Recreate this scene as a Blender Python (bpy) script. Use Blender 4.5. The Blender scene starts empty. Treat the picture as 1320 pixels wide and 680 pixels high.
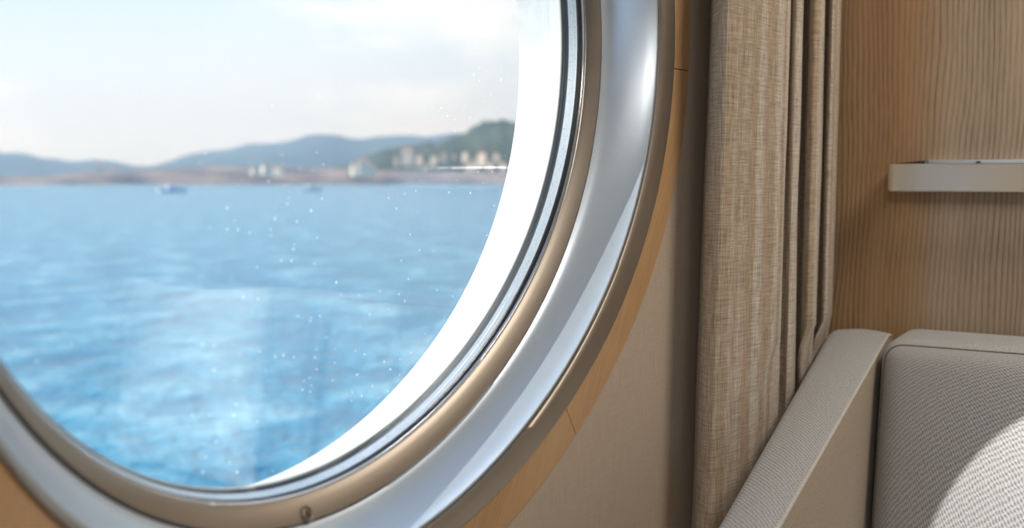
import bpy, bmesh, math, random
from mathutils import Vector, Matrix, noise
random.seed(7)
C = bpy.context.scene.collection
PI = math.pi
# ---------------------------------------------------------------- frame and camera
S = 0.7                 # metres per unit of the traced plan
EYE = 1.2               # eye height above the cabin floor
F = 1300.0              # focal length for a 1320 px wide frame
YAW = math.radians(58)  # camera heading away from the window's normal
PIT = math.atan(108 / F)
FIT_X, FIT_Z, FIT_K = 1.1800, 0.2200, 0.9600
DEPTH = {'A': 1.1666, 'B': 1.0419, 'C': 1.0000, 'D': 0.9791, 'E': 0.8860, 'F': 0.8720, 'G': 0.8740}
COEF = {
    'A': [-0.34647, 0.00911, -0.00237, -0.01294, 0.02725, 0.02299, 0.00857, -0.00751, -0.00248],
    'B': [-0.39953, 0.00074, -0.00382, 0.00025, 0.04510, 0.02299, 0.00857, -0.00751, -0.00248],
    'C': [-0.37466, -0.00423, -0.00270, 0.00832, 0.04177, 0.02299, 0.00857, -0.00751, -0.00248],
    'D': [-0.32540, 0.00884, -0.00111, -0.00160, 0.03949, 0.02299, 0.00857, -0.00751, -0.00248],
    'E': [-0.24913, 0.01280, 0.01194, 0.01475, 0.05137, 0.02299, 0.00857, -0.00751, -0.00248],
    'F': [-0.20240, 0.03716, 0.01692, 0.01080, 0.04304, 0.02299, 0.00857, -0.00751, -0.00248],
    'G': [-0.09764, 0.01754, 0.01359, 0.02107, 0.04623, 0.02299, 0.00857, -0.00751, -0.00248],
}
def W(x, y, z):
    return Vector((x * S, y * S, z * S + EYE))
def ray(px, py):
    x = (px - 660) / F; z = -(py - 340) / F
    fw = math.cos(PIT) + z * math.sin(PIT); u = -math.sin(PIT) + z * math.cos(PIT)
    s, c = math.sin(YAW), math.cos(YAW)
    return Vector((x * c + fw * s, -x * s + fw * c, u))
def on_x(px, py, X):      # where the sight line meets the plane x = X (plan units)
    d = ray(px, py); return d * (X / d.x)
def on_z(px, py, Z):
    d = ray(px, py); return d * (Z / d.z)
def M3(v): return W(v[0], v[1], v[2])
def rad(n, a):
    c = COEF[n]; v = c[0]
    for m in range(1, 5): v += c[2*m-1] * math.cos(m*a) + c[2*m] * math.sin(m*a)
    return math.exp(v)
def curve_pt(a, r, y): return W(FIT_X + r * math.cos(a), y, FIT_Z + r * FIT_K * math.sin(a))

# ---------------------------------------------------------------- materials
def new_mat(name):
    m = bpy.data.materials.new(name); m.use_nodes = True
    nt = m.node_tree; b = nt.nodes['Principled BSDF']
    return m, nt, b
def N(nt, t, **k):
    n = nt.nodes.new(t)
    for a, v in k.items():
        if a in ('operation', 'blend_type', 'data_type', 'wave_type', 'bands_direction', 'feature', 'noise_dimensions', 'wave_profile', 'interpolation_type', 'clamp', 'rings_direction', 'bands_direction'): setattr(n, a, v)
        else: n.inputs[a].default_value = v
    return n
def L(nt, a, b): nt.links.new(a, b)
def mapped(nt, scale, rot=(0,0,0), uv=False):
    tc = nt.nodes.new('ShaderNodeTexCoord'); mp = nt.nodes.new('ShaderNodeMapping')
    mp.inputs['Scale'].default_value = scale; mp.inputs['Rotation'].default_value = rot
    L(nt, tc.outputs['UV' if uv else 'Object'], mp.inputs['Vector']); return mp.outputs['Vector']
def ramp(nt, fac, stops):
    r = nt.nodes.new('ShaderNodeValToRGB'); e = r.color_ramp.elements
    while len(e) > 1: e.remove(e[-1])
    e[0].position = stops[0][0]; e[0].color = (*stops[0][1], 1)
    for p, c in stops[1:]:
        x = e.new(p); x.color = (*c, 1)
    L(nt, fac, r.inputs['Fac']); return r.outputs['Color']
def noise_fac(nt, vec, scale=1.0, detail=3.0, rough=.55, dist=0.0):
    n = N(nt, 'ShaderNodeTexNoise', Scale=scale, Detail=detail, Roughness=rough, Distortion=dist)
    L(nt, vec, n.inputs['Vector']); return n.outputs['Fac']
def math_(nt, op, a, b=None):
    n = nt.nodes.new('ShaderNodeMath'); n.operation = op
    for i, v in enumerate((a, b)):
        if v is None: continue
        if isinstance(v, (int, float)): n.inputs[i].default_value = v
        else: L(nt, v, n.inputs[i])
    return n.outputs[0]
def mix(nt, fac, a, b, mode='MIX'):
    n = nt.nodes.new('ShaderNodeMix'); n.data_type = 'RGBA'; n.blend_type = mode
    for i, v in ((0, fac), (6, a), (7, b)):
        if isinstance(v, (int, float)): n.inputs[i].default_value = v
        elif isinstance(v, tuple): n.inputs[i].default_value = (*v, 1)
        else: L(nt, v, n.inputs[i])
    return n.outputs[2]
def bump(nt, h, b, strength=.3, dist=.001):
    n = N(nt, 'ShaderNodeBump', Strength=strength, Distance=dist)
    L(nt, h, n.inputs['Height']); L(nt, n.outputs['Normal'], b.inputs['Normal'])

def metal(name, col, rough, var=.02, sc=(3, 3, 9)):
    m, nt, b = new_mat(name)
    b.inputs['Metallic'].default_value = 1
    f = noise_fac(nt, mapped(nt, sc), 4, 4)
    L(nt, ramp(nt, f, [(.3, tuple(c * .97 for c in col)), (.7, col)]), b.inputs['Base Color'])
    r = N(nt, 'ShaderNodeMapRange'); r.inputs['To Min'].default_value = rough - var; r.inputs['To Max'].default_value = rough + var
    L(nt, f, r.inputs['Value']); L(nt, r.outputs[0], b.inputs['Roughness'])
    return m
def plain(name, col, rough=.5, spec=.5, sc=30, amt=.06):
    m, nt, b = new_mat(name)
    f = noise_fac(nt, mapped(nt, (1, 1, 1)), sc, 3)
    L(nt, ramp(nt, f, [(.25, tuple(c * (1 - amt) for c in col)), (.75, tuple(min(1, c * (1 + amt)) for c in col))]), b.inputs['Base Color'])
    b.inputs['Roughness'].default_value = rough; b.inputs['Specular IOR Level'].default_value = spec
    return m
STEEL = metal('brushed steel', (.62, .71, .81), .34)
STEEL.node_tree.nodes['Principled BSDF'].inputs['Metallic'].default_value = .66
NICKEL = metal('champagne steel', (.31, .275, .235), .40)
POLISHED = metal('polished steel', (.9, .89, .87), .16, .03)
RAIL = metal('satin rail steel', (.84, .83, .79), .24, .01, (3, 3, 3))
WHITE = plain('white hull paint', (.50, .52, .53), .4)
RUBBER = plain('dark glazing seal', (.02, .032, .042), .28, .6)
BLACK = plain('black rubber gasket', (.006, .008, .010), .4, .4)

m, nt, b = new_mat('perforated aluminium spacer')
b.inputs['Metallic'].default_value = .55; b.inputs['Roughness'].default_value = .42
v = N(nt, 'ShaderNodeTexVoronoi', Scale=330.0); L(nt, mapped(nt, (1, 1, 1)), v.inputs['Vector'])
L(nt, ramp(nt, v.outputs['Distance'], [(.0, (.22, .27, .33)), (.16, (.30, .36, .43)), (.3, (.56, .64, .72))]), b.inputs['Base Color'])
SPACER = m

def wood(name, dark, mid, light, axis_rot=(0,0,0), pitch=.010, warm=None, contrast=1.0):
    """straight grained veneer: fine wavering lines along local z after axis_rot, short pores, broad tone drift"""
    m, nt, b = new_mat(name)
    tc = nt.nodes.new('ShaderNodeTexCoord')
    ro = nt.nodes.new('ShaderNodeMapping'); ro.inputs['Rotation'].default_value = axis_rot; L(nt, tc.outputs['Object'], ro.inputs['Vector'])
    def st(sc):
        q = nt.nodes.new('ShaderNodeMapping'); q.inputs['Scale'].default_value = sc; L(nt, ro.outputs['Vector'], q.inputs['Vector']); return q.outputs['Vector']
    sp_ = nt.nodes.new('ShaderNodeSeparateXYZ'); L(nt, ro.outputs['Vector'], sp_.inputs[0])
    cross = math_(nt, 'ADD', sp_.outputs['X'], sp_.outputs['Y'])
    warp = noise_fac(nt, st((2.6, 2.6, .9)), 1, 3, .55)
    ph = math_(nt, 'ADD', math_(nt, 'MULTIPLY', cross, 2 * PI / pitch), math_(nt, 'MULTIPLY', warp, 66.0))
    ln = math_(nt, 'ADD', math_(nt, 'MULTIPLY', math_(nt, 'SINE', ph), .5), .5)
    ln = math_(nt, 'POWER', ln, 2.2)
    amp = noise_fac(nt, st((14, 14, 1.5)), 1, 2, .5)
    pores = noise_fac(nt, st((420, 420, 16)), 1, 3, .6)
    broad = noise_fac(nt, st((9, 9, .6)), 1, 3, .5)
    t = math_(nt, 'SUBTRACT', math_(nt, 'ADD', math_(nt, 'MULTIPLY', broad, .38), math_(nt, 'ADD', .205, math_(nt, 'MULTIPLY', pores, .34))), math_(nt, 'MULTIPLY', math_(nt, 'MULTIPLY', ln, amp), .30 * contrast))
    col = ramp(nt, t, [(.28, dark), (.46, mid), (.60, light)])
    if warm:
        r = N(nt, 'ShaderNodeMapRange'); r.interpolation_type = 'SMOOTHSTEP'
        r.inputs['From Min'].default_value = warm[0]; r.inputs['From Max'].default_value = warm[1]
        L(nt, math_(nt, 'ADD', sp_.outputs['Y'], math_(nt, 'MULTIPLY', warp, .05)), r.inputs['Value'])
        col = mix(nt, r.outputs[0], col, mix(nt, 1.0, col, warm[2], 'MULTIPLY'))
    L(nt, col, b.inputs['Base Color'])
    b.inputs['Roughness'].default_value = .5; b.inputs['Specular IOR Level'].default_value = .35
    bump(nt, math_(nt, 'SUBTRACT', pores, math_(nt, 'MULTIPLY', ln, .4)), b, .3, .0006)
    return m
# the bulkhead veneer turns smoothly darker and warmer towards the curtain
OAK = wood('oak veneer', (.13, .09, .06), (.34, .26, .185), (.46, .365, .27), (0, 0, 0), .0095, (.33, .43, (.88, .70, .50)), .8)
TRIM_OAK = wood('honey oak trim', (.24, .125, .055), (.42, .24, .11), (.50, .31, .16), (0, math.radians(-32), 0), .006, None, .5)

def cloth(name, c_dark, c_light, us, vs, stripe=None, uv=True, bump_s=.5, spec=.15):
    m, nt, b = new_mat(name)
    tc = nt.nodes.new('ShaderNodeTexCoord')
    def mp(sc, rz=0):
        q = nt.nodes.new('ShaderNodeMapping'); q.inputs['Scale'].default_value = sc; q.inputs['Location'].default_value = (sc[0] * .013, .37, 0); q.inputs['Rotation'].default_value = (0, 0, rz)
        L(nt, tc.outputs['UV'], q.inputs['Vector']); return q.outputs['Vector']
    warp = noise_fac(nt, mp((us, us * .035, 1)), 1, 3, .7)
    weft = noise_fac(nt, mp((vs * .05, vs, 1)), 1, 3, .7)
    t = math_(nt, 'ADD', math_(nt, 'MULTIPLY', warp, .56), math_(nt, 'MULTIPLY', weft, .44))
    col = ramp(nt, t, [(.36, c_dark), (.62, c_light)])
    if stripe:
        sfac = noise_fac(nt, mp((stripe[0], .25, 1)), 1, 1, .4)
        r = N(nt, 'ShaderNodeMapRange'); r.inputs['From Min'].default_value = .42; r.inputs['From Max'].default_value = .58; L(nt, sfac, r.inputs['Value'])
        col = mix(nt, r.outputs[0], col, mix(nt, 1.0, col, stripe[1], 'MULTIPLY'))
    L(nt, col, b.inputs['Base Color'])
    b.inputs['Roughness'].default_value = .9; b.inputs['Specular IOR Level'].default_value = spec
    b.inputs['Sheen Weight'].default_value = .1
    bump(nt, t, b, bump_s, .0012)
    return m
LINEN = cloth('oatmeal linen', (.23, .185, .135), (.66, .59, .50), 520, 460, (30, (.78, .69, .60)))
WALLCLOTH = cloth('beige wall covering', (.40, .315, .235), (.47, .38, .29), 500, 500, None, True, .15)

m, nt, b = new_mat('grey woven upholstery')
tc = nt.nodes.new('ShaderNodeTexCoord')
mp = nt.nodes.new('ShaderNodeMapping'); L(nt, tc.outputs['UV'], mp.inputs['Vector']); mp.inputs['Rotation'].default_value = (0, 0, math.radians(34))
jit = noise_fac(nt, tc.outputs['UV'], 90, 3, .6)
sx = nt.nodes.new('ShaderNodeSeparateXYZ'); L(nt, mp.outputs['Vector'], sx.inputs[0])
PT = 2 * PI / .0038
wa = math_(nt, 'SINE', math_(nt, 'ADD', math_(nt, 'MULTIPLY', sx.outputs['X'], PT), math_(nt, 'MULTIPLY', jit, 9.0)))
wb = math_(nt, 'SINE', math_(nt, 'ADD', math_(nt, 'MULTIPLY', sx.outputs['Y'], PT * .62), math_(nt, 'MULTIPLY', jit, -7.0)))
nz = noise_fac(nt, tc.outputs['UV'], 500, 3, .6)
t = math_(nt, 'ADD', math_(nt, 'MULTIPLY', math_(nt, 'ADD', wa, math_(nt, 'MULTIPLY', wb, .8)), .11), math_(nt, 'ADD', .25, math_(nt, 'MULTIPLY', nz, .5)))
L(nt, ramp(nt, t, [(.28, (.165, .168, .17)), (.48, (.35, .353, .352)), (.70, (.50, .503, .50))]), b.inputs['Base Color'])
b.inputs['Roughness'].default_value = .92; b.inputs['Specular IOR Level'].default_value = .15
b.inputs['Sheen Weight'].default_value = .12
bump(nt, t, b, .55, .0014)
SOFA = m
m2 = m.copy(); m2.name = 'grey upholstery in painted warm shade'; SOFA_WARM_SHADE = m2  # same grey cloth, with warm shade from the oak put into its colour
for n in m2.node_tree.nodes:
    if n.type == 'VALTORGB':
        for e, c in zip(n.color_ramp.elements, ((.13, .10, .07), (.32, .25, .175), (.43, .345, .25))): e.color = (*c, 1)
PIPING = plain('light grey piping cord', (.46, .44, .41), .85, .2, 400, .2)

# glass: clear pane with fine salt specks and faint wipe marks
m, nt, b = new_mat('salt specked window glass')
nt.nodes.remove(b)
out = nt.nodes['Material Output']
tr = nt.nodes.new('ShaderNodeBsdfTransparent'); tr.inputs['Color'].default_value = (.985, .992, .99, 1)
gl = nt.nodes.new('ShaderNodeBsdfGlossy'); gl.inputs['Roughness'].default_value = .0
fr = N(nt, 'ShaderNodeFresnel')
ge = nt.nodes.new('ShaderNodeNewGeometry')
L(nt, math_(nt, 'SUBTRACT', 1.5, math_(nt, 'MULTIPLY', ge.outputs['Backfacing'], 1.5 - 1 / 1.5)), fr.inputs['IOR'])
mx = nt.nodes.new('ShaderNodeMixShader'); L(nt, fr.outputs[0], mx.inputs[0]); L(nt, tr.outputs[0], mx.inputs[1]); L(nt, gl.outputs[0], mx.inputs[2])
tc = nt.nodes.new('ShaderNodeTexCoord')
mpg = nt.nodes.new('ShaderNodeMapping'); mpg.inputs['Rotation'].default_value = (.7, .5, .9); mpg.inputs['Location'].default_value = (.37, .81, .13); L(nt, tc.outputs['Object'], mpg.inputs['Vector'])
v = N(nt, 'ShaderNodeTexVoronoi', Scale=90.0, Randomness=1.0); L(nt, mpg.outputs['Vector'], v.inputs['Vector'])
sz = math_(nt, 'MULTIPLY', v.outputs['Color'], .14)
spk = math_(nt, 'LESS_THAN', v.outputs['Distance'], math_(nt, 'SUBTRACT', sz, .012))
dens = noise_fac(nt, tc.outputs['Object'], 5, 3, .6)
sx = nt.nodes.new('ShaderNodeSeparateXYZ'); L(nt, tc.outputs['Object'], sx.inputs[0])
low = math_(nt, 'SUBTRACT', math_(nt, 'MULTIPLY', sx.outputs['X'], .30), math_(nt, 'MULTIPLY', sx.outputs['Z'], .38))
msk = math_(nt, 'GREATER_THAN', math_(nt, 'ADD', dens, low), .60)
fac = math_(nt, 'MULTIPLY', math_(nt, 'MULTIPLY', spk, msk), .8)
tl = nt.nodes.new('ShaderNodeBsdfTranslucent'); tl.inputs['Color'].default_value = (.9, .92, .93, 1)
df = nt.nodes.new('ShaderNodeBsdfDiffuse'); df.inputs['Color'].default_value = (.9, .92, .93, 1)
sp = nt.nodes.new('ShaderNodeMixShader'); sp.inputs[0].default_value = .5; L(nt, tl.outputs[0], sp.inputs[1]); L(nt, df.outputs[0], sp.inputs[2])
m3 = nt.nodes.new('ShaderNodeMixShader'); L(nt, fac, m3.inputs[0]); L(nt, mx.outputs[0], m3.inputs[1]); L(nt, sp.outputs[0], m3.inputs[2])
L(nt, m3.outputs[0], out.inputs['Surface'])
GLASS = m
CLEAR = m.copy(); CLEAR.name = 'clear window glass'
_o = CLEAR.node_tree.nodes['Material Output']
_m = [n for n in CLEAR.node_tree.nodes if n.type == 'MIX_SHADER' and n.inputs[1].links and n.inputs[1].links[0].from_node.type == 'BSDF_TRANSPARENT'][0]
CLEAR.node_tree.links.new(_m.outputs[0], _o.inputs['Surface'])

# sea
m, nt, b = new_mat('sea water')
b.inputs['Roughness'].default_value = .22; b.inputs['IOR'].default_value = 1.33; b.inputs['Specular IOR Level'].default_value = .5
n1 = noise_fac(nt, mapped(nt, (.24, .30, 1), (0, 0, -YAW)), 1, 4, .6)
n2 = noise_fac(nt, mapped(nt, (1.3, 1.6, 1), (0, 0, -YAW)), 1, 3, .6)
hh = math_(nt, 'ADD', n1, math_(nt, 'MULTIPLY', n2, .35))
L(nt, ramp(nt, hh, [(.50, (.010, .16, .28)), (.68, (.022, .25, .38)), (.86, (.20, .45, .54))]), b.inputs['Base Color'])
bump(nt, hh, b, .6, 1.0)
SEA = m

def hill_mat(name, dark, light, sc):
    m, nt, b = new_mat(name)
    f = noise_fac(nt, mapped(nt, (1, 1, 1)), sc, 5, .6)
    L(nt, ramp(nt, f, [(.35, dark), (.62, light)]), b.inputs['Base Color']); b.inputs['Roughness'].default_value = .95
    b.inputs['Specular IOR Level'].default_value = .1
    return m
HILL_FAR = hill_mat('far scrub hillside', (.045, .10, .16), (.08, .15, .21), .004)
HILL_NEAR = hill_mat('green scrub hillside', (.035, .075, .075), (.09, .13, .11), .02)
SHORE = hill_mat('pale earth and rooftops', (.10, .13, .16), (.42, .32, .28), .012)
HOUSE = plain('cream render', (.80, .70, .58), .8); ROOF = plain('terracotta roof', (.55, .30, .20), .8)
BOATW = plain('white boat paint', (.85, .86, .87), .35)
FLOOR = plain('grey carpet', (.30, .27, .24), .95, .1, 300, .2)
CEIL = plain('ceiling paint', (.78, .76, .72), .6)
PLASTIC = plain('dark fitting', (.03, .03, .03), .4)

# ---------------------------------------------------------------- mesh helpers
def tag(o, label=None, cat=None, group=None, kind=None):
    for k, v in (('label', label), ('category', cat), ('group', group), ('kind', kind)):
        if v: o[k] = v
    return o
def link(name, me, mat, parent=None, smooth=True, angle=35):
    o = bpy.data.objects.new(name, me); C.objects.link(o)
    if mat: me.materials.append(mat)
    if smooth:
        for p in me.polygons: p.use_smooth = True
        bmx = bmesh.new(); bmx.from_mesh(me)
        for e in bmx.edges:
            if len(e.link_faces) == 2 and e.calc_face_angle(0) > math.radians(angle): e.smooth = False
        bmx.to_mesh(me); bmx.free()
    if parent: o.parent = parent
    return o
def mesh(name, vs, fs, mat, parent=None, uvs=None, smooth=True, angle=35, origin=None):
    me = bpy.data.meshes.new(name)
    if origin is not None: vs = [Vector(v) - origin for v in vs]
    me.from_pydata([tuple(v) for v in vs], [], fs); me.update()
    if uvs:
        ul = me.uv_layers.new(name='UVMap')
        for p in me.polygons:
            for li, vi in zip(p.loop_indices, p.vertices): ul.data[li].uv = uvs[vi]
    bmx = bmesh.new(); bmx.from_mesh(me); bmesh.ops.recalc_face_normals(bmx, faces=bmx.faces); bmx.to_mesh(me); bmx.free()
    o = link(name, me, mat, parent, smooth, angle)
    if origin is not None and parent is None: o.location = origin
    return o
def empty(name, loc=(0, 0, 0)):
    o = bpy.data.objects.new(name, None); C.objects.link(o); o.location = loc; return o
def box(name, lo, hi, mat, parent=None, bev=0.0, uv=False, seg=3):
    bmx = bmesh.new()
    r = bmesh.ops.create_cube(bmx, size=1)
    for v in bmx.verts:
        v.co = Vector([(lo[i] + hi[i]) / 2 + v.co[i] * (hi[i] - lo[i]) for i in range(3)])
    if bev: bmesh.ops.bevel(bmx, geom=list(bmx.edges), offset=bev, segments=seg, profile=.5, affect='EDGES')
    if uv:
        ul = bmx.loops.layers.uv.new('UVMap')
        for f in bmx.faces:
            n = f.normal
            for l in f.loops:
                c = l.vert.co
                l[ul].uv = (c.y, c.z) if abs(n.x) > .6 else ((c.x, c.z) if abs(n.y) > .6 else (c.x, c.y))
    me = bpy.data.meshes.new(name); bmx.to_mesh(me); bmx.free()
    return link(name, me, mat, parent, bool(bev), 40)

NS = 384
def blend(a, b, t, dr=0.0): return lambda an: rad(a, an) * (1 - t) + rad(b, an) * t + dr
def ring(name, prof, mat, parent, a0=None, a1=None, closed=True, angle=30):
    """prof: list of (radius function, y in plan units); the section is closed into a solid"""
    full = a0 is None
    n = NS if full else max(8, int(NS * (a1 - a0) / (2 * PI)))
    an = [2 * PI * i / n for i in range(n)] if full else [a0 + (a1 - a0) * i / n for i in range(n + 1)]
    K = len(prof); vs = []; fs = []
    for a in an:
        for r, y in prof: vs.append(curve_pt(a, r(a), y))
    cnt = len(an)
    for i in range(cnt if full else cnt - 1):
        j = (i + 1) % cnt
        for k in range(K if closed else K - 1):
            l = (k + 1) % K
            fs.append((i*K + k, i*K + l, j*K + l, j*K + k))
    if not full:
        fs.append(tuple(range(K))); fs.append(tuple(range((cnt-1)*K, cnt*K)))
    return mesh(name, vs, fs, mat, parent, angle=angle)
def bead(ra, ya, rb, yb, bulge, n=8, toward=-1):
    """a rounded section from (ra, ya) to (rb, yb), bulging to the room side"""
    out = []
    for i in range(n + 1):
        t = i / n; h = math.sin(PI * t) * bulge
        out.append(((lambda a, t=t, h=h: (ra(a) * (1 - t) + rb(a) * t) - h * .5), ya * (1 - t) + yb * t - h))
    return out

YA, YB, YC, YD, YE, YF, YG = (DEPTH[k] for k in 'ABCDEFG')
# ---------------------------------------------------------------- window
win = empty('window_1', W(FIT_X, YG, FIT_Z)); win.location = (0, 0, 0)
tag(win, 'large round porthole with white outer reveal, brushed steel liner and oak surround', None, None, 'structure')
def R(n, d=0.0): return lambda a: rad(n, a) + d
ring('outer_reveal', [(R('B', .004), YB + .006), (R('A'), YA), (R('A', .006), YA + .004), (R('A', .05), YA + .004), (R('A', .05), YB + .006)], WHITE, win)
# glazing bands between sight line B and lip C
def bc(t, d=0.0): return blend('B', 'C', t, d)
def ybc(t, d=0.0): return YB + (YC - YB) * t + d
ring('outer_seal', bead(bc(0), ybc(0), bc(.16), ybc(.16), .0012, 6) + bead(bc(.16, .0005), ybc(.16), bc(.30), ybc(.30), -.001, 6) + [(bc(.3, .03), ybc(.3)), (bc(0, .03), ybc(0))], RUBBER, win, angle=60)
ring('seal_edge', bead(bc(-.13), ybc(-.13), bc(.0), ybc(.0), .002, 5) + [(bc(0, .02), ybc(0, .001)), (bc(0, .02), ybc(-.1))], plain('grey sealant line', (.55, .55, .52), .5), win, angle=60)
ring('glazing_spacer', [(bc(.30), ybc(.30)), (bc(.68), ybc(.68)), (bc(.68, .02), ybc(.68, .002)), (bc(.3, .02), ybc(.3, .002))], SPACER, win)
ring('inner_gasket', bead(bc(.68), ybc(.68), bc(.90), ybc(.90), .0004, 6) + [(bc(.9, .03), ybc(.9)), (bc(.68, .03), ybc(.68))], BLACK, win, angle=60)
ring('retaining_lip', bead(bc(.90), ybc(.90), R('C'), YC, .0006, 6) + [(R('C', .02), YC + .004), (bc(.9, .02), ybc(.9, .004))], POLISHED, win, angle=60)
cd = blend('C', 'D', .94)
retain = ring('retaining_ring', [(R('C', .0015), YC - .001), (blend('C', 'D', .04), YC - .003)] +
     [(blend('C', 'D', t), YC - .003 + (YD - YC) * t - .0015 * math.sin(PI * t)) for t in (.15, .3, .45, .6, .75, .88)] +
     [(cd, YD), (blend('C', 'D', .98), YD + .006), (blend('C', 'D', .98), YC + .03), (R('C', .0015), YC + .03)], NICKEL, win, angle=40)
de = [(blend('D', 'E', t), YD + (YE - YD) * t**1.7) for t in [i / 12 for i in range(13)]]
ring('groove_seal', [(blend('C', 'D', .97), YD + .005), (blend('D', 'E', .035), YD + .005), (blend('D', 'E', .035), YD + .02), (blend('C', 'D', .97), YD + .02)], BLACK, win)
ring('steel_liner', [(blend('D', 'E', .03), YD + .012), (blend('D', 'E', .034), YD + .0005)] + de[1:-1] + [(R('E', -.0025), YE + .0012), (R('E'), YE), (R('E', .012), YE + .01), (R('D', .03), YD + .03), (blend('D', 'E', .03), YD + .03)], STEEL, win, angle=40)
ring('trim_rim', [(R('E', .0028), YE + .003), (R('E', .0034), YE - .0035), (blend('E', 'F', .10), YE - .0055)] + [(blend('E', 'F', t), YE - .0055 + (YF - .003 - YE + .0055) * t) for t in (.3, .5, .7, .9)] +
     [(blend('E', 'F', .97), YF - .0025), (R('F'), YF + .001), (R('F'), YF + .02), (R('E', .0028), YF + .02)], NICKEL, win, angle=40)
# honey oak surround in six curved lengths
aj = math.atan2(0, 1)
p = ray(878, 90); p = p * (YG / p.y)
aj = math.atan2((p.z - FIT_Z) / FIT_K, p.x - FIT_X)
for i in range(6):
    g = .0012
    ring('oak_surround', [(R('F', .0006), YF + .004), (blend('F', 'G', .04), YF + .0005), (blend('F', 'G', .96), YG - .003), (R('G'), YG - .001), (R('G'), YG + .02), (R('F', .0006), YG + .02)],
         TRIM_OAK, win, aj + i * PI / 3 + g, aj + (i + 1) * PI / 3 - g)
# pane
def disc(name, rf, y0, y1, mat, parent):
    vs = []; fs = []
    K = 96
    for y in (y0, y1):
        for i in range(K): vs.append(curve_pt(2 * PI * i / K, rf(2 * PI * i / K), y))
    fs = [tuple(range(K)), tuple(range(2*K - 1, K - 1, -1))] + [(i, (i+1) % K, K + (i+1) % K, K + i) for i in range(K)]
    return mesh(name, vs, fs, mat, parent, smooth=False)
pane = disc('glass_pane', R('B', .006), YB + .004, YB + .013, GLASS, win)
inner = disc('inner_glass_pane', bc(.8, .004), ybc(.80), ybc(.80) + .007, CLEAR, win)
# shift the pane's own origin to the window centre so its specks map locally
c = W(FIT_X, YB, FIT_Z)
pane.data.transform(Matrix.Translation(-c)); pane.location = c
# countersunk screw in the retaining ring
def surf_cd(px, py):
    d = ray(px, py)
    best = None
    for i in range(400):
        t = i / 399
        y = YC - .003 + (YD - YC) * t - .0015 * math.sin(PI * t)
        q = d * (y / d.y)
        a = math.atan2((q.z - FIT_Z) / FIT_K, q.x - FIT_X); r = math.hypot(q.x - FIT_X, (q.z - FIT_Z) / FIT_K)
        e = abs(r - blend('C', 'D', t)(a))
        if best is None or e < best[0]: best = (e, q, a, t)
    return best
e_, q, a, t = surf_cd(396, 662)
P0 = W(*q)
rad_dir = Vector((math.cos(a), 0, math.sin(a)))
slope = (Vector((0, (YD - YC), 0)) + rad_dir * (rad('D', a) - rad('C', a))).normalized()
tang = Vector((-math.sin(a), 0, math.cos(a)))
nrm = slope.cross(tang).normalized()
if nrm.y > 0: nrm = -nrm
def screw():
    vs = []; fs = []; prof = [(.0058, .0001), (.0054, .0006), (.0046, .0006), (.0040, .0001), (.0036, .0003), (.0022, .0004), (.0019, -.0012), (.0, -.0012)]
    K = 32
    for r, h in prof:
        for i in range(K):
            an = 2 * PI * i / K; rr = 1.5 * r * (1 - .09 * (abs(math.cos(3 * an)) if r == .0019 else 0))
            vs.append(P0 + nrm * (h + .0002) + tang * (rr * math.cos(an)) + slope * (rr * math.sin(an)))
    for k in range(len(prof) - 1):
        for i in range(K):
            j = (i + 1) % K; fs.append((k*K + i, k*K + j, (k+1)*K + j, (k+1)*K + i))
    return mesh('screw', vs, fs, metal('dark bronze screw', (.20, .17, .14), .4), retain, angle=30)
sc = screw()
vs = [P0 + nrm * .0001 + tang * (.0034 * math.cos(PI * i / 3)) + slope * (.0034 * math.sin(PI * i / 3)) for i in range(6)]
vs += [v + nrm * .0004 for v in vs]
mesh('socket', vs, [tuple(range(6)), tuple(range(11, 5, -1))] + [(i, (i+1) % 6, 6 + (i+1) % 6, 6 + i) for i in range(6)], PLASTIC, sc, smooth=False)
tag(sc, 'small countersunk screw')

# ---------------------------------------------------------------- cabin shell
XB = 3.0          # oak bulkhead, plan units
X0, Y0 = -2.9, -2.7   # far room corners in metres
XW = XB * S; YW = YG * S; YO = (YA + .01) * S; H = 2.3
def wall_with_hole():
    vs = []; fs = []; uv = []
    K = NS
    xa, xb, za, zb = X0 - .1, XW + .1, -.05, H + .05
    cx, cz = FIT_X * S, FIT_Z * S + EYE
    def rect(a):
        dx, dz = math.cos(a), math.sin(a); t = 1e9
        if dx > 1e-9: t = min(t, (xb - cx) / dx)
        if dx < -1e-9: t = min(t, (xa - cx) / dx)
        if dz > 1e-9: t = min(t, (zb - cz) / dz)
        if dz < -1e-9: t = min(t, (za - cz) / dz)
        return cx + dx * t, cz + dz * t
    angs = sorted([2 * PI * i / K for i in range(K)] + [math.atan2(z - cz, x - cx) % (2 * PI) for x in (xa, xb) for z in (za, zb)])
    n = len(angs)
    for a in angs:
        g = curve_pt(a, rad('G', a) + .0005, YG); h = curve_pt(a, rad('A', a) + .055, YG)
        rx, rz = rect(a)
        g2 = curve_pt(a, rad('G', a) + .0005, YA)
        for q in ((g.x, YW, g.z), (rx, YW, rz), (rx, YO, rz), (g.x, YO, g.z)):
            vs.append(q); uv.append((q[0], q[2]))
    for i in range(n):
        j = (i + 1) % n
        for k in range(4):
            l = (k + 1) % 4; fs.append((i*4 + k, i*4 + l, j*4 + l, j*4 + k))
    return mesh('wall_left', vs, fs, WALLCLOTH, None, uv, angle=20)
tag(wall_with_hole(), 'beige fabric-covered hull wall around the round window', None, None, 'structure')
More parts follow.
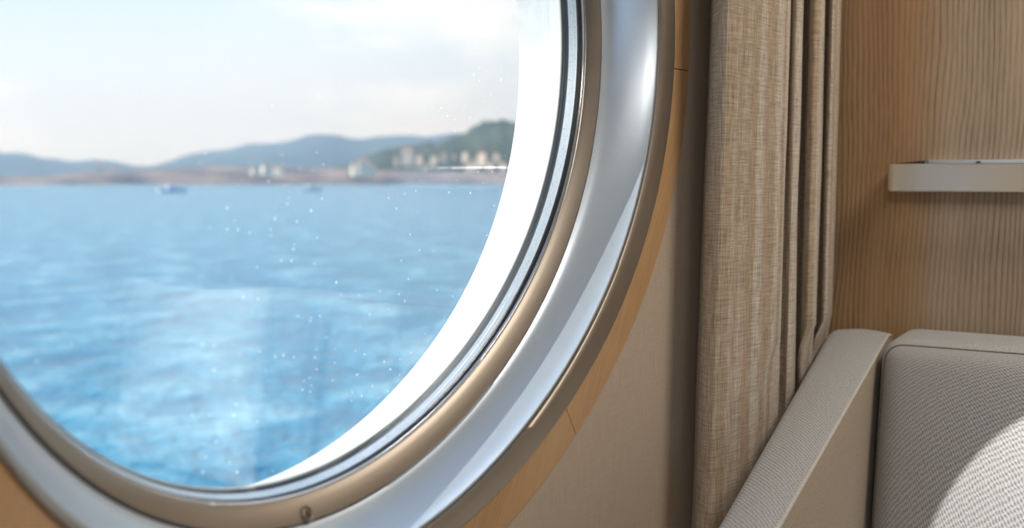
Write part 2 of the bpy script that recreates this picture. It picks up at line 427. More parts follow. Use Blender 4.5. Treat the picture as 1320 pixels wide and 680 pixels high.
# closing flange between liner and wall cavity is hidden by the oak surround and outer reveal
ring('hull_flange', [(R('A', .0502), YO / S - .002), (R('G', .02), YO / S - .002), (R('G', .02), YO / S + .006), (R('A', .0502), YO / S + .006)], WHITE, win)
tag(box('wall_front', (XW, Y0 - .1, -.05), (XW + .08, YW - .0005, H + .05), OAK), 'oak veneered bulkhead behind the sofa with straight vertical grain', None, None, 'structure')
tag(box('wall_back', (X0 - .08, Y0 - .1, 0), (X0, YW, H), WALLCLOTH), 'beige wall at the far end of the cabin', None, None, 'structure')
WALNUT = wood('dark walnut panelling', (.035, .022, .014), (.075, .048, .03), (.11, .075, .048))
def holed_wall():
    a, b, c, d = -2.8, -.5, .25, 2.15
    o = [(X0, 0), (XW, 0), (XW, H), (X0, H)]; i = [(a, c), (b, c), (b, d), (a, d)]
    vs = []
    for y in (Y0 - .08, Y0):
        vs += [(x, y, z) for x, z in o] + [(x, y, z) for x, z in i]
    fs = []
    for k in range(4):
        l = (k + 1) % 4
        fs += [(k, l, 4+l, 4+k), (8+k, 8+l, 12+l, 12+k), (4+k, 4+l, 12+l, 12+k), (k, l, 8+l, 8+k)]
    w = mesh('wall_right', vs, fs, WALNUT, None, smooth=False)
    tag(w, 'dark panelled wall across the cabin with a wide window', None, None, 'structure')
    e = empty('window_2'); tag(e, 'wide rectangular window across the cabin', None, None, 'structure')
    for lo, hi in (((a, Y0 - .06, c), (b, Y0 - .02, c + .05)), ((a, Y0 - .06, d - .05), (b, Y0 - .02, d)), ((a, Y0 - .06, c + .05), (a + .05, Y0 - .02, d - .05)), ((b - .05, Y0 - .06, c + .05), (b, Y0 - .02, d - .05)), ((-1.7, Y0 - .06, c + .05), (-1.65, Y0 - .02, d - .05))):
        box('frame', lo, hi, STEEL, e, .003)
holed_wall()
tag(box('floor', (X0, Y0, -.05), (XW, YW, 0), FLOOR), 'grey carpeted cabin floor', None, None, 'structure')
tag(box('ceiling', (X0, Y0, H), (XW, YW, H + .05), CEIL), 'plain pale cabin ceiling', None, None, 'structure')

# ---------------------------------------------------------------- curtain
def plan_at(px, X):     # x,y in plan units at eye row
    d = ray(px, 232); return Vector((X, d.y / d.x * X))
ctl = [  # (image column near mid height, plan x) walking the cloth from its leading edge to the bulkhead
    (907, 2.26), (909, 2.235), (912, 2.205), (917, 2.185), (924, 2.17), (931, 2.165), (940, 2.175), (955, 2.20), (972, 2.235), (990, 2.275), (1003, 2.315), (1010, 2.36), (1012, 2.42), (1012, 2.50),
    (1013, 2.53), (1020, 2.51), (1027, 2.53), (1030, 2.58), (1030, 2.67), (1033, 2.68), (1043, 2.62), (1052, 2.64), (1057, 2.69), (1057, 2.80), (1060, 2.81), (1067, 2.77), (1073, 2.80), (1077, 2.86), (1078, 2.96)]
pts = [plan_at(a_, b_ - .09 * max(0, min(1, (1010 - a_) / 90))) for a_, b_ in ctl]
def catmull(P, n=8):
    out = []
    for i in range(len(P) - 1):
        p0, p1, p2, p3 = P[max(i-1, 0)], P[i], P[i+1], P[min(i+2, len(P)-1)]
        for k in range(n):
            t = k / n
            out.append(.5 * ((2*p1) + (p2 - p0) * t + (2*p0 - 5*p1 + 4*p2 - p3) * t*t + (3*p1 - p0 - 3*p2 + p3) * t**3))
    out.append(P[-1]); return out
plan = catmull(pts, 7)
def curtain():
    z0, z1 = .04, H - .03
    nz = 60; vs = []; fs = []; uv = []
    arc = [0]
    for i in range(1, len(plan)): arc.append(arc[-1] + (plan[i] - plan[i-1]).length * S)
    K = len(plan)
    cen = plan_at(1078, 2.96)
    for side in (0, 1):
        for j in range(nz + 1):
            z = z0 + (z1 - z0) * j / nz
            for i in range(K):
                q = plan[i].copy()
                tg = (plan[min(i+1, K-1)] - plan[max(i-1, 0)]).normalized(); nn = Vector((tg.y, -tg.x))
                wob = .012 * noise.noise(Vector((arc[i] * 9, z * 1.6, 3.1))) + .004 * noise.noise(Vector((arc[i] * 30, z * 5, 9)))
                dzz = (z - EYE + .05)
                spread = 1 - .03 * dzz / .35 * (1 - i / K)
                q = cen + (q - cen) * spread if True else q
                q = q + nn * wob * .5
                if side: q = q - nn * .0025
                q.y = min(q.y, YG - .008); q.x = min(q.x, XB - .006)
                lim = .715 + .045 * (q.x - 1.9) + (.004 if not side else .0)      # the sofa arm presses the cloth back
                k_ = max(0, min(1, (.93 - z) / .045))
                if q.y < lim: q.y += (lim - q.y) * k_
                vs.append((q.x * S, q.y * S, z)); uv.append((arc[i], z))
    T = K * (nz + 1)
    for s_ in (0, 1):
        for j in range(nz):
            for i in range(K - 1):
                a_ = s_ * T + j * K + i
                fs.append((a_, a_ + 1, a_ + K + 1, a_ + K))
    for j in range(nz):
        for i in (0, K - 1):
            a_ = j * K + i; fs.append((a_, a_ + K, T + a_ + K, T + a_))
    for i in range(K - 1):
        for j in (0, nz):
            a_ = j * K + i; fs.append((a_, a_ + 1, T + a_ + 1, T + a_))
    o = mesh('curtain_panel', vs, fs, LINEN, None, uv, angle=80)
    return o
cur = empty('curtain', W(2.3, .75, 0)); cur.location.z = 0
tag(cur, 'gathered oatmeal linen curtain hanging between the round window and the oak wall', 'curtain')
cp_ = curtain(); cp_.parent = cur; cp_.matrix_parent_inverse = Matrix.Translation(-cur.location); cp_.name = 'cloth_panel'
tr_ = box('curtain_track', (1.35, .50, H - .03), (XW - .002, .56, H - .001), CEIL, cur); tr_.matrix_parent_inverse = Matrix.Translation(-cur.location)

# ---------------------------------------------------------------- wall rail
rail = empty('wall_rail', M3(on_x(1230, 230, XB)))
tag(rail, 'flat brushed steel rail mounted on the oak wall above the sofa', 'rail')
inv = Matrix.Translation(-rail.location)
XF = XB - .10
pl = on_x(1142, 229, XF); yl = pl.y
ztop = on_x(1160, 211, XF).z; zbot = on_x(1160, 246.5, XF).z
# one flat bar bent into a U: front run parallel to the wall with a rounded return at its end
def rail_bar():
    th = .009; yr = -.25
    path = []
    path.append((XB - .001, yl - .004)); path.append((XF + .035, yl))
    rr = .022
    for i in range(9):
        t = i / 8 * PI / 2
        path.append((XF + rr - rr * math.sin(t), yl - rr + rr * math.cos(t)))
    path.append((XF, yr + .03)); 
    for i in range(9):
        t = i / 8 * PI / 2
        path.append((XF + rr - rr * math.cos(t), yr - 0 + .0 - rr * math.sin(t) + rr * 0))
    path.append((XB - .001, yr - rr))
    P = [Vector(q) for q in path]
    vs = []; fs = []; K = len(P)
    bz = .004
    prof = [(0, bz), (bz * .5, 0), (1, 0), (1, 1), (bz * .5, 1), (0, 1 - 0)]
    sec = [(0, zbot + .003), (.002, zbot), (th, zbot), (th, ztop), (.002, ztop), (0, ztop - .003)]
    for i in range(K):
        tg = (P[min(i+1, K-1)] - P[max(i-1, 0)]).normalized(); nn = Vector((-tg.y, tg.x))
        if nn.dot(Vector((XB, 0)) * 0 + Vector((XB + 1, .1)) - P[i]) < 0: nn = -nn
        for o_, z in sec:
            q = P[i] + nn * o_; vs.append(W(q.x, q.y, z))
    n = len(sec)
    for i in range(K - 1):
        for k in range(n):
            l = (k + 1) % n; fs.append((i*n + k, i*n + l, (i+1)*n + l, (i+1)*n + k))
    fs.append(tuple(range(n))); fs.append(tuple(range((K-1)*n, K*n)))
    return mesh('bar', vs, fs, RAIL, None, angle=30)
o = rail_bar(); o.parent = rail; o.matrix_parent_inverse = inv
pa = on_x(1194, 206, XB - .03); 
o = box('mounting_plate', (XW - .03 * S, -.2 * S, (zbot * S + EYE) + .004), (XW - .0005, pa.y * S, pa.z * S + EYE), STEEL, rail, .0015); o.matrix_parent_inverse = inv
plate = o
# dark solid in place of the shadow above the bar before the plate starts
pb = on_x(1150, 209, XF + .02)
def shadow_wedge():
    z0_ = ztop * S + EYE - .012; z1_ = ztop * S + EYE + .0004; z2_ = pa.z * S + EYE - .0008
    xa_, xb_ = (XF + .014) * S, XW - .0305 * S
    ya_, yb_ = (yl - .012) * S, pa.y * S - .004
    vs = [(xa_, ya_, z0_), (xb_, ya_, z0_), (xb_, yb_, z0_), (xa_, yb_, z0_), (xa_, ya_, z1_), (xb_, ya_, z1_), (xb_, yb_, z2_), (xa_, yb_, z2_ - .001)]
    return mesh('shadow_wedge', vs, [(0,1,2,3), (4,5,6,7), (0,1,5,4), (1,2,6,5), (2,3,7,6), (3,0,4,7)], PLASTIC, rail, smooth=False)
o = shadow_wedge(); o.matrix_parent_inverse = inv
bpy.context.view_layer.update()
ps = on_x(1261, 210, XB - .032)
K = 20; vs = []
for r_, h_ in ((.0055, 0), (.005, .0015), (.0025, .002)):
    for i in range(K): vs.append((XW - .03 * S - h_, ps.y * S + r_ * math.cos(2*PI*i/K), ps.z * S + EYE - .001 + r_ * .9 * math.sin(2*PI*i/K)))
fs = [tuple(range(2*K, 3*K))]
for k in range(2):
    for i in range(K):
        j = (i+1) % K; fs.append((k*K+i, k*K+j, (k+1)*K+j, (k+1)*K+i))
o = mesh('screw', vs, fs, PLASTIC, plate); tag(o, 'black screw head')

# ---------------------------------------------------------------- sofa
sofa = empty('sofa', (1.3, -.3, 0))
tag(sofa, 'grey woven sofa with piped arm and spot-lit back cushion against the oak wall', 'sofa')
sinv = Matrix.Translation(-sofa.location)
def sp(o): o.parent = sofa; o.matrix_parent_inverse = sinv; return o
ZT = on_x(1200, 422, XB - .03).z       # top of back and arm, plan units
# arm: stations from the bulkhead towards the viewer, seen edges lie in a gently falling plane
SL = .17
def on_arm(px, py, lift=0.0):
    d = ray(px, py)   # z = ZT + lift + SL*(x - XB)
    t = (ZT + lift - SL * XB) / (d.z - SL * d.x)
    return d * t
outer = [(1092, 423), (1074, 429.5), (1056.5, 446), (1034, 477), (1008, 517), (986, 556), (959.5, 614), (917.5, 680)]
inner = [(1163, 432), (1150, 444), (1134, 459), (1118, 477), (1087, 521), (1061, 570), (1036, 622), (1008, 680)]
def resample(P, n):
    P = [Vector(p) for p in P]
    d = [0]
    for i in range(1, len(P)): d.append(d[-1] + (P[i] - P[i-1]).length)
    out = []
    for k in range(n):
        s_ = d[-1] * k / (n - 1); i = 0
        while i < len(P) - 2 and d[i+1] < s_: i += 1
        t = (s_ - d[i]) / (d[i+1] - d[i]); out.append(P[i] * (1 - t) + P[i+1] * t)
    return out
NO = 24
Oi = [on_arm(*q) for q in outer]; Ii = [on_arm(*q) for q in inner]
# straighten both edges (least squares lines in plan), the arm is a straight bolster
def fit_line(P):
    mx = sum(p.x for p in P) / len(P); my = sum(p.y for p in P) / len(P)
    b_ = sum((p.x - mx) * (p.y - my) for p in P) / sum((p.x - mx)**2 for p in P)
    return lambda x: my + b_ * (x - mx)
fo, fi = fit_line(Oi[2:]), fit_line(Ii[2:])
xs_hi = XB - .01; xs_lo = Oi[-1].x - .35
def arm():
    vs = []; fs = []; uv = []
    nx = 70
    for i in range(nx + 1):
        x = xs_hi + (xs_lo - xs_hi) * i / nx
        yo, yi = fo(x), fi(x)
        ztop_ = ZT + SL * (x - XB)
        e = min(1, (xs_hi - x) / .12); ztop_ -= .05 * (1 - math.sqrt(max(0, 1 - (1 - e)**2)))
        wd = yo - yi; r = min(.035, wd * .3)
        sec = []
        zb_ = -EYE / S + .12
        sec.append((yo - .02, zb_)); sec.append((yo - .015, -.9)); sec.append((yo - .002, ztop_ - .16)); 
        for k in range(7):
            t = PI / 2 * k / 6; sec.append((yo - r + r * math.cos(t), ztop_ - r + r * math.sin(t)))
        for k in range(1, 8):
            t = k / 8; sec.append(((yo - r) * (1 - t) + (yi + .010) * t, ztop_ + .006 * math.sin(PI * t)))
        for k in range(4):
            t = PI / 2 * k / 3; sec.append((yi + .010 - .010 * math.sin(t), ztop_ - .010 + .010 * math.cos(t)))
        for k in range(1, 9): sec.append((yi + .0005 * k, ztop_ - .01 - (ztop_ - .01 + 1.0) * k / 8))
        sec.append((yi + .01, zb_))
        acc = 0
        for k, (y, z) in enumerate(sec):
            if k: acc += math.hypot(y - sec[k-1][0], z - sec[k-1][1]) * S
            vs.append(W(x, y, z)); uv.append((x * S, acc))
    K = len(sec)
    for i in range(nx):
        for k in range(K):
            l = (k + 1) % K
            fs.append((i*K + k, i*K + l, (i+1)*K + l, (i+1)*K + k))
    fs.append(tuple(range(K))); fs.append(tuple(range(nx*K, (nx+1)*K)))
    o = mesh('arm', vs, fs, SOFA, None, uv, angle=60); 
    o.data.materials.append(SOFA_WARM_SHADE)
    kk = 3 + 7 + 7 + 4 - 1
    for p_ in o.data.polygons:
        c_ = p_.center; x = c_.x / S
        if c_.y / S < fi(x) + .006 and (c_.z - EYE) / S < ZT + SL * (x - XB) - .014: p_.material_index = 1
    return o
arm_o = sp(arm())
def tube(name, P, r, mat, parent=None, K=10, cyc=False):
    vs = []; fs = []; n = len(P)
    for i in range(n):
        a_ = P[(i-1) % n] if cyc else P[max(i-1, 0)]; b_ = P[(i+1) % n] if cyc else P[min(i+1, n-1)]
        tg = (b_ - a_).normalized(); up = Vector((0, 0, 1)) if abs(tg.z) < .9 else Vector((0, 1, 0))
        u = tg.cross(up).normalized(); w = tg.cross(u)
        for k in range(K):
            t = 2*PI*k/K; vs.append(P[i] + (u * math.cos(t) + w * math.sin(t)) * r)
    for i in range(n if cyc else n - 1):
        j = (i + 1) % n
        for k in range(K):
            l = (k + 1) % K; fs.append((i*K+k, i*K+l, j*K+l, j*K+k))
    if not cyc: fs += [tuple(range(K)), tuple(range((n-1)*K, n*K))]
    return mesh(name, vs, fs, mat, parent, angle=60)
P = []
for i in range(60):
    x = xs_hi - .02 + (xs_lo - xs_hi + .02) * i / 59
    P.append(W(x, fi(x) + .003, ZT + SL * (x - XB) - .006 - (.05 * (1 - math.sqrt(max(0, 1 - (1 - min(1, (xs_hi - x) / .12))**2))))))
o = tube('piping', P, .0034, PIPING); o.parent = arm_o; o.matrix_parent_inverse = Matrix.Identity(4)

# back cushion: rounded box leaning back, front face crowned
TILT = .16                       # plan run per rise
XFt = XB - .32                   # front top edge
pL = on_x(1130, 520, XFt)
YL = pL.y; YR = YL - 1.0; ZB = ZT - .80; TH = .29
def cushion_pt(u, v, w):
    """u along -y (0..1), v up (0..1), w thickness 0 front .. 1 back"""
    z = ZB + (ZT - ZB) * v
    x = XFt - TILT * (ZT - z) + TH * w
    y = YL + (YR - YL) * u
    return x, y, z
def cushion():
    bmx = bmesh.new()
    bmesh.ops.create_cube(bmx, size=1)
    nu = 28
    bmesh.ops.subdivide_edges(bmx, edges=list(bmx.edges), cuts=nu, use_grid_fill=True)
    ul = bmx.loops.layers.uv.new('UVMap')
    W_, Hh, T_ = 1.0, .80, TH
    r = .055
    for f in bmx.faces:
        n = f.normal.copy(); f.normal_update()
    info = {}
    for f in bmx.faces:
        f.normal_update(); n = f.normal
        for l in f.loops:
            c_ = l.vert.co
            if abs(n.x) > .5: l[ul].uv = (c_.y * W_ * S, c_.z * Hh * S)
            elif abs(n.y) > .5: l[ul].uv = (c_.x * T_ * S + 3, c_.z * Hh * S)
            else: l[ul].uv = (c_.y * W_ * S, c_.x * T_ * S + 5)
    for v in bmx.verts:
        c_ = v.co
        # remap so more rows sit near the edges
        def rm(t): return math.copysign(.5 * (1 - (1 - 2 * abs(t))**1.7), t)
        q = Vector((rm(c_.x) * T_, rm(c_.y) * W_, rm(c_.z) * Hh))
        half = Vector((T_/2, W_/2, Hh/2))
        inner_ = Vector([max(-half[i] + r, min(half[i] - r, q[i])) for i in range(3)])
        d = q - inner_
        if d.length > 1e-9:
            m_ = max(abs(d.x), abs(d.y), abs(d.z)); d = d.normalized() * m_ * (1 if m_ <= r else 1)
        q = inner_ + d
        uu = q.y / W_ + .5; vv = q.z / Hh + .5
        crown = .035 * (max(0, math.sin(PI * min(1, max(0, uu))))**.5) * (max(0, math.sin(PI * min(1, max(0, vv))))**.6)
        if q.x < 0: q.x -= crown
        v.co = q
    cx_, cy_, cz_ = 0, (YL + YR) / 2, (ZT + ZB) / 2
    for v in bmx.verts:
        q = v.co.copy()
        z = cz_ + q.z
        x = XFt + TH / 2 + q.x - TILT * (ZT - z) + .012 
        y = cy_ + q.y
        v.co = W(x, y, z)
    me = bpy.data.meshes.new('back_cushion'); bmx.to_mesh(me); bmx.free()
    return link('back_cushion', me, SOFA, None, True, 80)
cu = sp(cushion())
# seam piping running round the front face of the cushion
def cush_surface(u, v, off=.0):
    z = ZB + (ZT - ZB) * v; y = YL + (YR - YL) * u
    return W(XFt - TILT * (ZT - z) + .012 + off, y, z)
P = []
rc = .06; w_, h_ = 1.0, .80; ins = .016
def rr_path(n=14):
    out = []
    for cxn, czn, a0_ in ((rc, h_ - rc, PI/2), (rc, rc, PI), (w_ - rc, rc, 1.5*PI), (w_ - rc, h_ - rc, 0)):
        for i in range(n + 1):
            t = a0_ + i / n * PI / 2
            out.append((cxn + (rc - ins) * math.cos(t), czn + (rc - ins) * math.sin(t)))
    return out
q_ = rr_path(); full = []
for i in range(len(q_)):
    a_, b_ = Vector(q_[i]), Vector(q_[(i+1) % len(q_)])
    m_ = max(1, int((b_ - a_).length / .03))
    for k in range(m_): full.append(a_ + (b_ - a_) * k / m_)
P = [cush_surface(c_[0] / w_, c_[1] / h_, .018) for c_ in full]
from mathutils.bvhtree import BVHTree
bv = BVHTree.FromPolygons([v.co.copy() for v in cu.data.vertices], [tuple(p_.vertices) for p_ in cu.data.polygons])
P = [bv.find_nearest(q)[0] for q in P]
SEAM = plain('seam thread', (.15, .148, .145), .9, .1, 400, .3)
o = tube('seam', P, .0016, SEAM, None, 8, True); tag(o, 'dark stitched seam'); o.parent = cu; o.matrix_parent_inverse = Matrix.Identity(4)
# seat, base, far arm, feet
sx0, sx1 = 1.12, XW - .005
ya_, yb_ = fi(1.3) * S - .01, -1.35
for nm, lo, hi in (('seat_cushion', (sx0, -.45, .30), (1.76, .30, .43)), ('seat_cushion', (sx0, -1.25, .30), (1.76, -.455, .43)), ('base_frame', (sx0 + .02, -1.25, .10), (XW - .15, .30, .295)), ('arm', (sx0, -1.40, .10), (XW - .01, -1.26, .80)),
                   ('back_cushion', (XW - .26, -1.25, .44), (XW - .02, -.38, .90))):
    sp(box(nm, lo, hi, SOFA, None, .03, True))
for x in (sx0 + .06, XW - .2):
    for y in (-1.3, .24):
        sp(box('foot', (x, y, 0), (x + .05, y + .05, .10), TRIM_OAK, None, .004))

# white throw cushion added out of view to put a pale reflection in the window
def throw():
    bmx = bmesh.new(); bmesh.ops.create_cube(bmx, size=1)
    bmesh.ops.subdivide_edges(bmx, edges=list(bmx.edges), cuts=15, use_grid_fill=True)
    for v in bmx.verts:
        y, z = v.co.y * 2, v.co.z * 2
        k = max(0, (1 - y**4) * (1 - z**4))**.5
        pin = 1 - .07 * (1 - abs(y)**2) * abs(z)**3 ; pin2 = 1 - .07 * (1 - abs(z)**2) * abs(y)**3
        v.co = Vector((v.co.x * (.012 + .15 * k), v.co.y * .50 * pin2, v.co.z * .50 * pin))
    me = bpy.data.meshes.new('added_throw_cushion'); bmx.to_mesh(me); bmx.free()
    o = link('added_throw_cushion', me, plain('white cotton', (.82, .81, .78), .9, .1, 200, .04), None, True, 70)
    o.location = (1.735, -.64, .69); o.rotation_euler = (0, math.radians(8), 0)
    tag(o, 'added white throw cushion, out of view, for the pale window reflection', 'cushion')
throw()

# ---------------------------------------------------------------- outside
SEAZ = -5.0
sea = bpy.data.meshes.new('sea')
def sea_mesh():
    vs = []; fs = []
    rs = [3 * 1.16**i for i in range(52)]
    K = 72
    for r in rs:
        for i in range(K + 1):
            a = -PI * .12 + PI * 1.24 * i / K
            vs.append((r * math.cos(a), 2 + r * math.sin(a), SEAZ))
    for j in range(len(rs) - 1):
        for i in range(K): fs.append((j*(K+1) + i, j*(K+1) + i + 1, (j+1)*(K+1) + i + 1, (j+1)*(K+1) + i))
    return mesh('sea', vs, fs, SEA, None)
tag(sea_mesh(), 'bright blue rippled sea outside the window', None, None, 'structure')
for p_ in bpy.data.objects['sea'].data.polygons: pass
def bearing(px): return math.atan((px - 660) / F) + YAW     # from +y towards +x
def ridge(name, prof, dist, depth, mat, label, rough=.0, seed=1):
    """solid ridge: prof lists (column, row of the crest); heights follow from the distance"""
    cols = []; n = 160
    x0, x1 = prof[0][0], prof[-1][0]
    vs = []; fs = []; J = 14
    for i in range(n + 1):
        px = x0 + (x1 - x0) * i / n
        for k in range(len(prof) - 1):
            if prof[k][0] <= px <= prof[k+1][0]: break
        t = (px - prof[k][0]) / (prof[k+1][0] - prof[k][0]); t = t * t * (3 - 2 * t)
        py = prof[k][1] * (1 - t) + prof[k+1][1] * t
        b_ = bearing(px)
        h = max(0.5, (232 - py) / F * math.cos(math.atan((px - 660) / F)) * (dist + depth * .5)) + EYE - SEAZ * 0
        for j in range(J + 1):
            s_ = j / J; r = dist + depth * s_
            hh = (h - SEAZ) * math.sin(PI * min(1, s_ * 1.0))**.7 if 0 < s_ < 1 else -3
            nz = noise.fractal(Vector((b_ * 60, s_ * 5, seed)), 1.0, 2.0, 4)
            z = SEAZ + hh * (1 + rough * nz * (1 - abs(2 * s_ - 1) * .3)) if 0 < s_ < 1 else SEAZ - 3
            vs.append((r * math.sin(b_), r * math.cos(b_), z))
    for i in range(n):
        for j in range(J): 
            a_ = i * (J+1) + j; fs.append((a_, a_+1, a_+J+2, a_+J+1))
    o = mesh(name, vs, fs, mat, None, angle=180)
    return tag(o, label, None, None, 'structure')
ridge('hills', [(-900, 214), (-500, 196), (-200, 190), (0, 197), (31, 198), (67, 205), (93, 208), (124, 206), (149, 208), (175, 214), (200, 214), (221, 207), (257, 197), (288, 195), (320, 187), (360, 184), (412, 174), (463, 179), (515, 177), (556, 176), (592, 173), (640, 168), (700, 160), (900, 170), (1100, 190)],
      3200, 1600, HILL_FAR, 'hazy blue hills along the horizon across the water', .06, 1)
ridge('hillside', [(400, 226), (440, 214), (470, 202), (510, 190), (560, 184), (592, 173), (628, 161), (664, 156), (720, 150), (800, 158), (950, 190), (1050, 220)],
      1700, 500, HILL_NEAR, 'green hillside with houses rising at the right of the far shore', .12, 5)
ridge('shoreline', [(-400, 228), (60, 227), (110, 221), (160, 219), (230, 217), (300, 215), (370, 216), (430, 218), (470, 219), (560, 222), (700, 222), (900, 226)],
      1500, 260, SHORE, 'low pale built-up shoreline below the hills', .12, 9)
# houses: walls with a hipped roof
def house(px, py, w, h, dist, lab):
    b_ = bearing(px)
    z = (232 - py) / F * math.cos(math.atan((px - 660) / F)) * dist + EYE
    c_ = Vector((dist * math.sin(b_), dist * math.cos(b_), z))
    e = empty('house', c_); e.rotation_euler.z = -b_ + random.uniform(-.4, .4)
    tag(e, lab, 'house', 'houses on the far shore')
    box('walls', (-w/2, -w*.35, -h * 1.2), (w/2, w*.35, h), HOUSE, e)
    vs = [(-w*.54, -w*.39, h), (w*.54, -w*.39, h), (w*.54, w*.39, h), (-w*.54, w*.39, h), (-w*.3, 0, h*1.45), (w*.3, 0, h*1.45)]
    mesh('roof', vs, [(0,1,2,3), (0,1,5,4), (1,2,5), (2,3,4,5), (3,0,4)], ROOF, e, smooth=False)
hs = [(526, 203, 30, 15), (541, 207, 16, 9), (512, 209, 14, 8), (560, 207, 15, 8), (572, 204, 18, 9), (586, 206, 14, 8), (600, 203, 15, 9), (611, 213, 20, 10), (622, 206, 24, 13), (632, 214, 18, 9), (604, 217, 18, 8), (575, 217, 16, 8), (548, 216, 14, 7), (553, 212, 12, 6), (640, 205, 18, 9), (648, 216, 18, 9)]
for px, py, w, h in hs: house(px, py, w * .55, h * .7, 1590 + 34 * (hs.index((px, py, w, h)) % 6), 'small pale house with terracotta roof on the green hillside of the far shore')
hs = [(470, 216, 24, 13), (460, 220, 20, 10), (480, 221, 18, 9), (452, 222, 16, 8)]
for px, py, w, h in hs: house(px, py, w * .6, h * .7, 1430 + 32 * (hs.index((px, py, w, h)) % 5), 'small pale house on the low shore left of the green hillside')
hs = [(345, 219, 20, 8), (360, 221, 22, 8), (330, 221, 16, 7), (130, 219, 20, 8), (146, 221, 16, 7)]
for px, py, w, h in hs: house(px, py, w * .6, h * .7, 1430 + 32 * (hs.index((px, py, w, h)) % 5), 'small pale house on the low shore beneath the hazy hills')
# white motor boat
def boat(px, dist, ln, lab):
    b_ = bearing(px); e = empty('motor_boat', (dist * math.sin(b_), dist * math.cos(b_), SEAZ)); e.rotation_euler.z = -b_ + .2
    tag(e, lab, 'boat')
    vs = []; fs = []
    n = 12
    for i in range(n + 1):
        t = i / n; x = (t - .5) * ln; wd = ln * .16 * (1 - t**3) ** .6 if t < 1 else 0; up = 1 + .35 * t * t
        vs += [(x, -wd, ln * .11 * up), (x * .94, -wd * .6, -.3), (x * .94, wd * .6, -.3), (x, wd, ln * .11 * up)]
    for i in range(n):
        for k in range(4): fs.append((i*4+k, i*4+(k+1) % 4, i*4+4+(k+1) % 4, i*4+4+k))
    fs += [(0,1,2,3)]
    mesh('hull', vs, fs, BOATW, e)
    box('cabin', (-ln*.22, -ln*.1, ln*.1), (ln*.15, ln*.1, ln*.24), BOATW, e, ln*.02)
    box('windscreen', (ln*.15, -ln*.09, ln*.14), (ln*.17, ln*.09, ln*.21), PLASTIC, e)
boat(224, 560, 15, 'white motor boat on the water before the far shore at the left')
m, nt, b = new_mat('sea haze'); nt.nodes.remove(b)
vsn = nt.nodes.new('ShaderNodeVolumeScatter'); vsn.inputs['Color'].default_value = (.50, .74, 1, 1); vsn.inputs['Density'].default_value = .0003; vsn.inputs['Anisotropy'].default_value = .2
L(nt, vsn.outputs[0], nt.nodes['Material Output'].inputs['Volume'])
hz = box('sea_haze', (-1500, 640, SEAZ + .2), (6500, 5200, 330), m)
tag(hz, 'thin bluish haze over the far water and hills', 'haze', None, 'stuff')
boat(402, 600, 13, 'small white motor boat straight ahead of the pale houses')

# ---------------------------------------------------------------- light
wd = bpy.data.worlds.new('sky'); bpy.context.scene.world = wd; wd.use_nodes = True
nt = wd.node_tree; bg = nt.nodes['Background']
tc = nt.nodes.new('ShaderNodeTexCoord'); sx = nt.nodes.new('ShaderNodeSeparateXYZ'); L(nt, tc.outputs['Generated'], sx.inputs[0])
grad = ramp(nt, math_(nt, 'MULTIPLY', sx.outputs['Z'], 1.0), [(0.0, (.90, .955, 1.0)), (.09, (.86, .94, 1.0)), (.2, (.68, .85, 1.0)), (.5, (.38, .60, .92)), (1.0, (.22, .42, .80))])
anti = ramp(nt, math_(nt, 'ADD', math_(nt, 'MULTIPLY', sx.outputs['Y'], .5), .5), [(0.1, (.40, .58, .84)), (.62, (1, 1, 1))])
grad = mix(nt, 1.0, grad, anti, 'MULTIPLY')
mp = nt.nodes.new('ShaderNodeMapping'); mp.inputs['Scale'].default_value = (3.2, 3.2, 13); mp.inputs['Location'].default_value = (.8, .3, .25); L(nt, tc.outputs['Generated'], mp.inputs['Vector'])
cl = noise_fac(nt, mp.outputs['Vector'], 1, 4, .55)
r = N(nt, 'ShaderNodeMapRange'); r.inputs['From Min'].default_value = .52; r.inputs['From Max'].default_value = .68; L(nt, cl, r.inputs['Value'])
L(nt, mix(nt, r.outputs[0], grad, (1.12, 1.12, 1.12)), bg.inputs['Color'])
bg.inputs['Strength'].default_value = 1.04

sun = bpy.data.lights.new('sun', 'SUN'); sun.energy = 6.5; sun.angle = math.radians(.6); sun.color = (1, .96, .90)
so = bpy.data.objects.new('sun', sun); C.objects.link(so)
SD = Vector((.72, -1, -.62)).normalized()
so.rotation_euler = SD.to_track_quat('-Z', 'Y').to_euler()

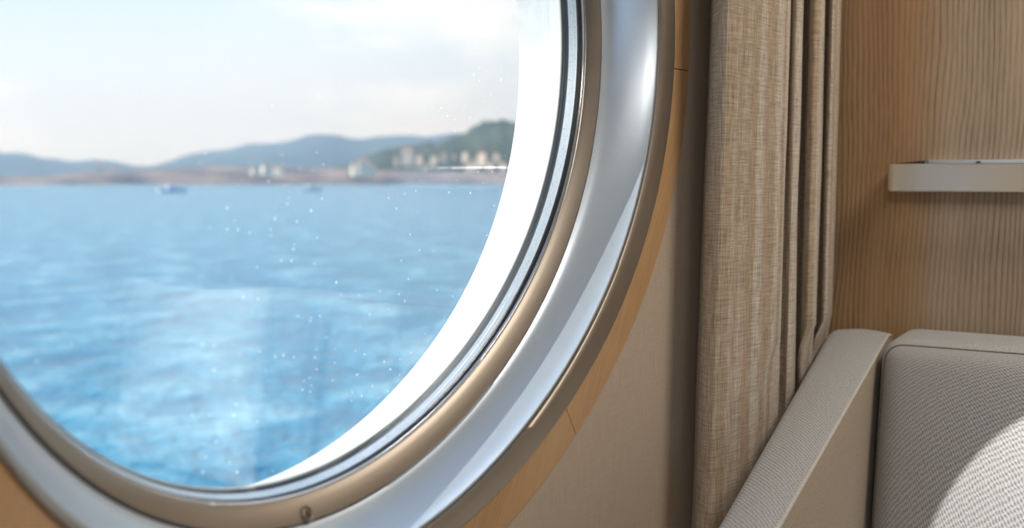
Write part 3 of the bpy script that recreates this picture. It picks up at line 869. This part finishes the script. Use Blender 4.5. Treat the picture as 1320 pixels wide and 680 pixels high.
def fill_light(x, y, power):  # unseen panels added to fill the cabin with light
    e = empty('fill_light', (x, y, H)); tag(e, ('added unseen fill light, a flat square panel above the sofa' if x > 1 else 'added unseen fill light, a flat square panel behind the viewer'), 'light', 'added fill lights')
    box('frame', (-.32, -.32, -.03), (.32, .32, 0), STEEL, e, .004)
    m = bpy.data.materials.get('fill light diffuser')
    if not m:
        m, nt_, b_ = new_mat('fill light diffuser'); b_.inputs['Emission Color'].default_value = (1, .88, .72, 1); b_.inputs['Emission Strength'].default_value = 2
    box('diffuser', (-.29, -.29, -.035), (.29, .29, -.0305), m, e)
    l = bpy.data.lights.new('fill_lamp', 'AREA'); l.shape = 'SQUARE'; l.size = .56; l.energy = power; l.color = (1, .92, .82)
    lo = bpy.data.objects.new('fill_lamp', l); C.objects.link(lo); lo.location = (0, 0, -.04); lo.parent = e
fill_light(1.70, -.50, 12)
fill_light(-1.0, -.35, 24)

# added spot whose round beam stands in for sunlight on the back cushion
SPOT_AT = Vector((.95, -.75, H))
def spot():
    e = empty('sun_patch_spot', SPOT_AT); tag(e, 'added unseen ceiling spotlight standing in for the sun patch on the sofa', 'light')
    K = 32; vs = []; fs = []
    prof = [(.055, 0), (.055, -.006), (.045, -.008), (.040, -.003), (.040, -.0005)]
    for r, z in prof:
        for i in range(K): vs.append((r * math.cos(2*PI*i/K), r * math.sin(2*PI*i/K), z))
    for k in range(len(prof)):
        for i in range(K):
            j = (i+1) % K; l = (k+1) % len(prof); fs.append((k*K+i, k*K+j, l*K+j, l*K+i))
    mesh('bezel', vs, fs, STEEL, e)
    l = bpy.data.lights.new('sun_patch_lamp', 'SPOT'); l.energy = SPOT_W; l.spot_size = SPOT_ANG; l.spot_blend = .02; l.shadow_soft_size = .006; l.color = (1, .965, .92)
    lo = bpy.data.objects.new('sun_patch_lamp', l); C.objects.link(lo); lo.parent = e; lo.location = (0, 0, -.015)
    tgt = M3(on_x(1338, 672, XFt - .06)); dirv = tgt - (SPOT_AT + Vector((0, 0, -.015)))
    lo.rotation_euler = dirv.to_track_quat('-Z', 'Y').to_euler()
SPOT_W = 290; SPOT_ANG = math.radians(7.45)
spot()

# ---------------------------------------------------------------- camera
cam = bpy.data.cameras.new('camera'); co = bpy.data.objects.new('camera', cam); C.objects.link(co)
co.location = (0, 0, EYE); co.rotation_euler = (PI / 2 - PIT, 0, -YAW)
cam.sensor_width = 36; cam.lens = F / 1320 * 36; cam.clip_end = 20000; cam.clip_start = .02
cam.dof.use_dof = True; cam.dof.focus_distance = 1.5; cam.dof.aperture_fstop = cam.lens / 1000 / .0118; cam.dof.aperture_blades = 0
sc_ = bpy.context.scene; sc_.camera = co
sc_.view_settings.view_transform = 'Standard'; sc_.view_settings.look = 'None'; sc_.view_settings.gamma = 1; sc_.view_settings.use_curve_mapping = False
sc_.view_settings.exposure = 0.35
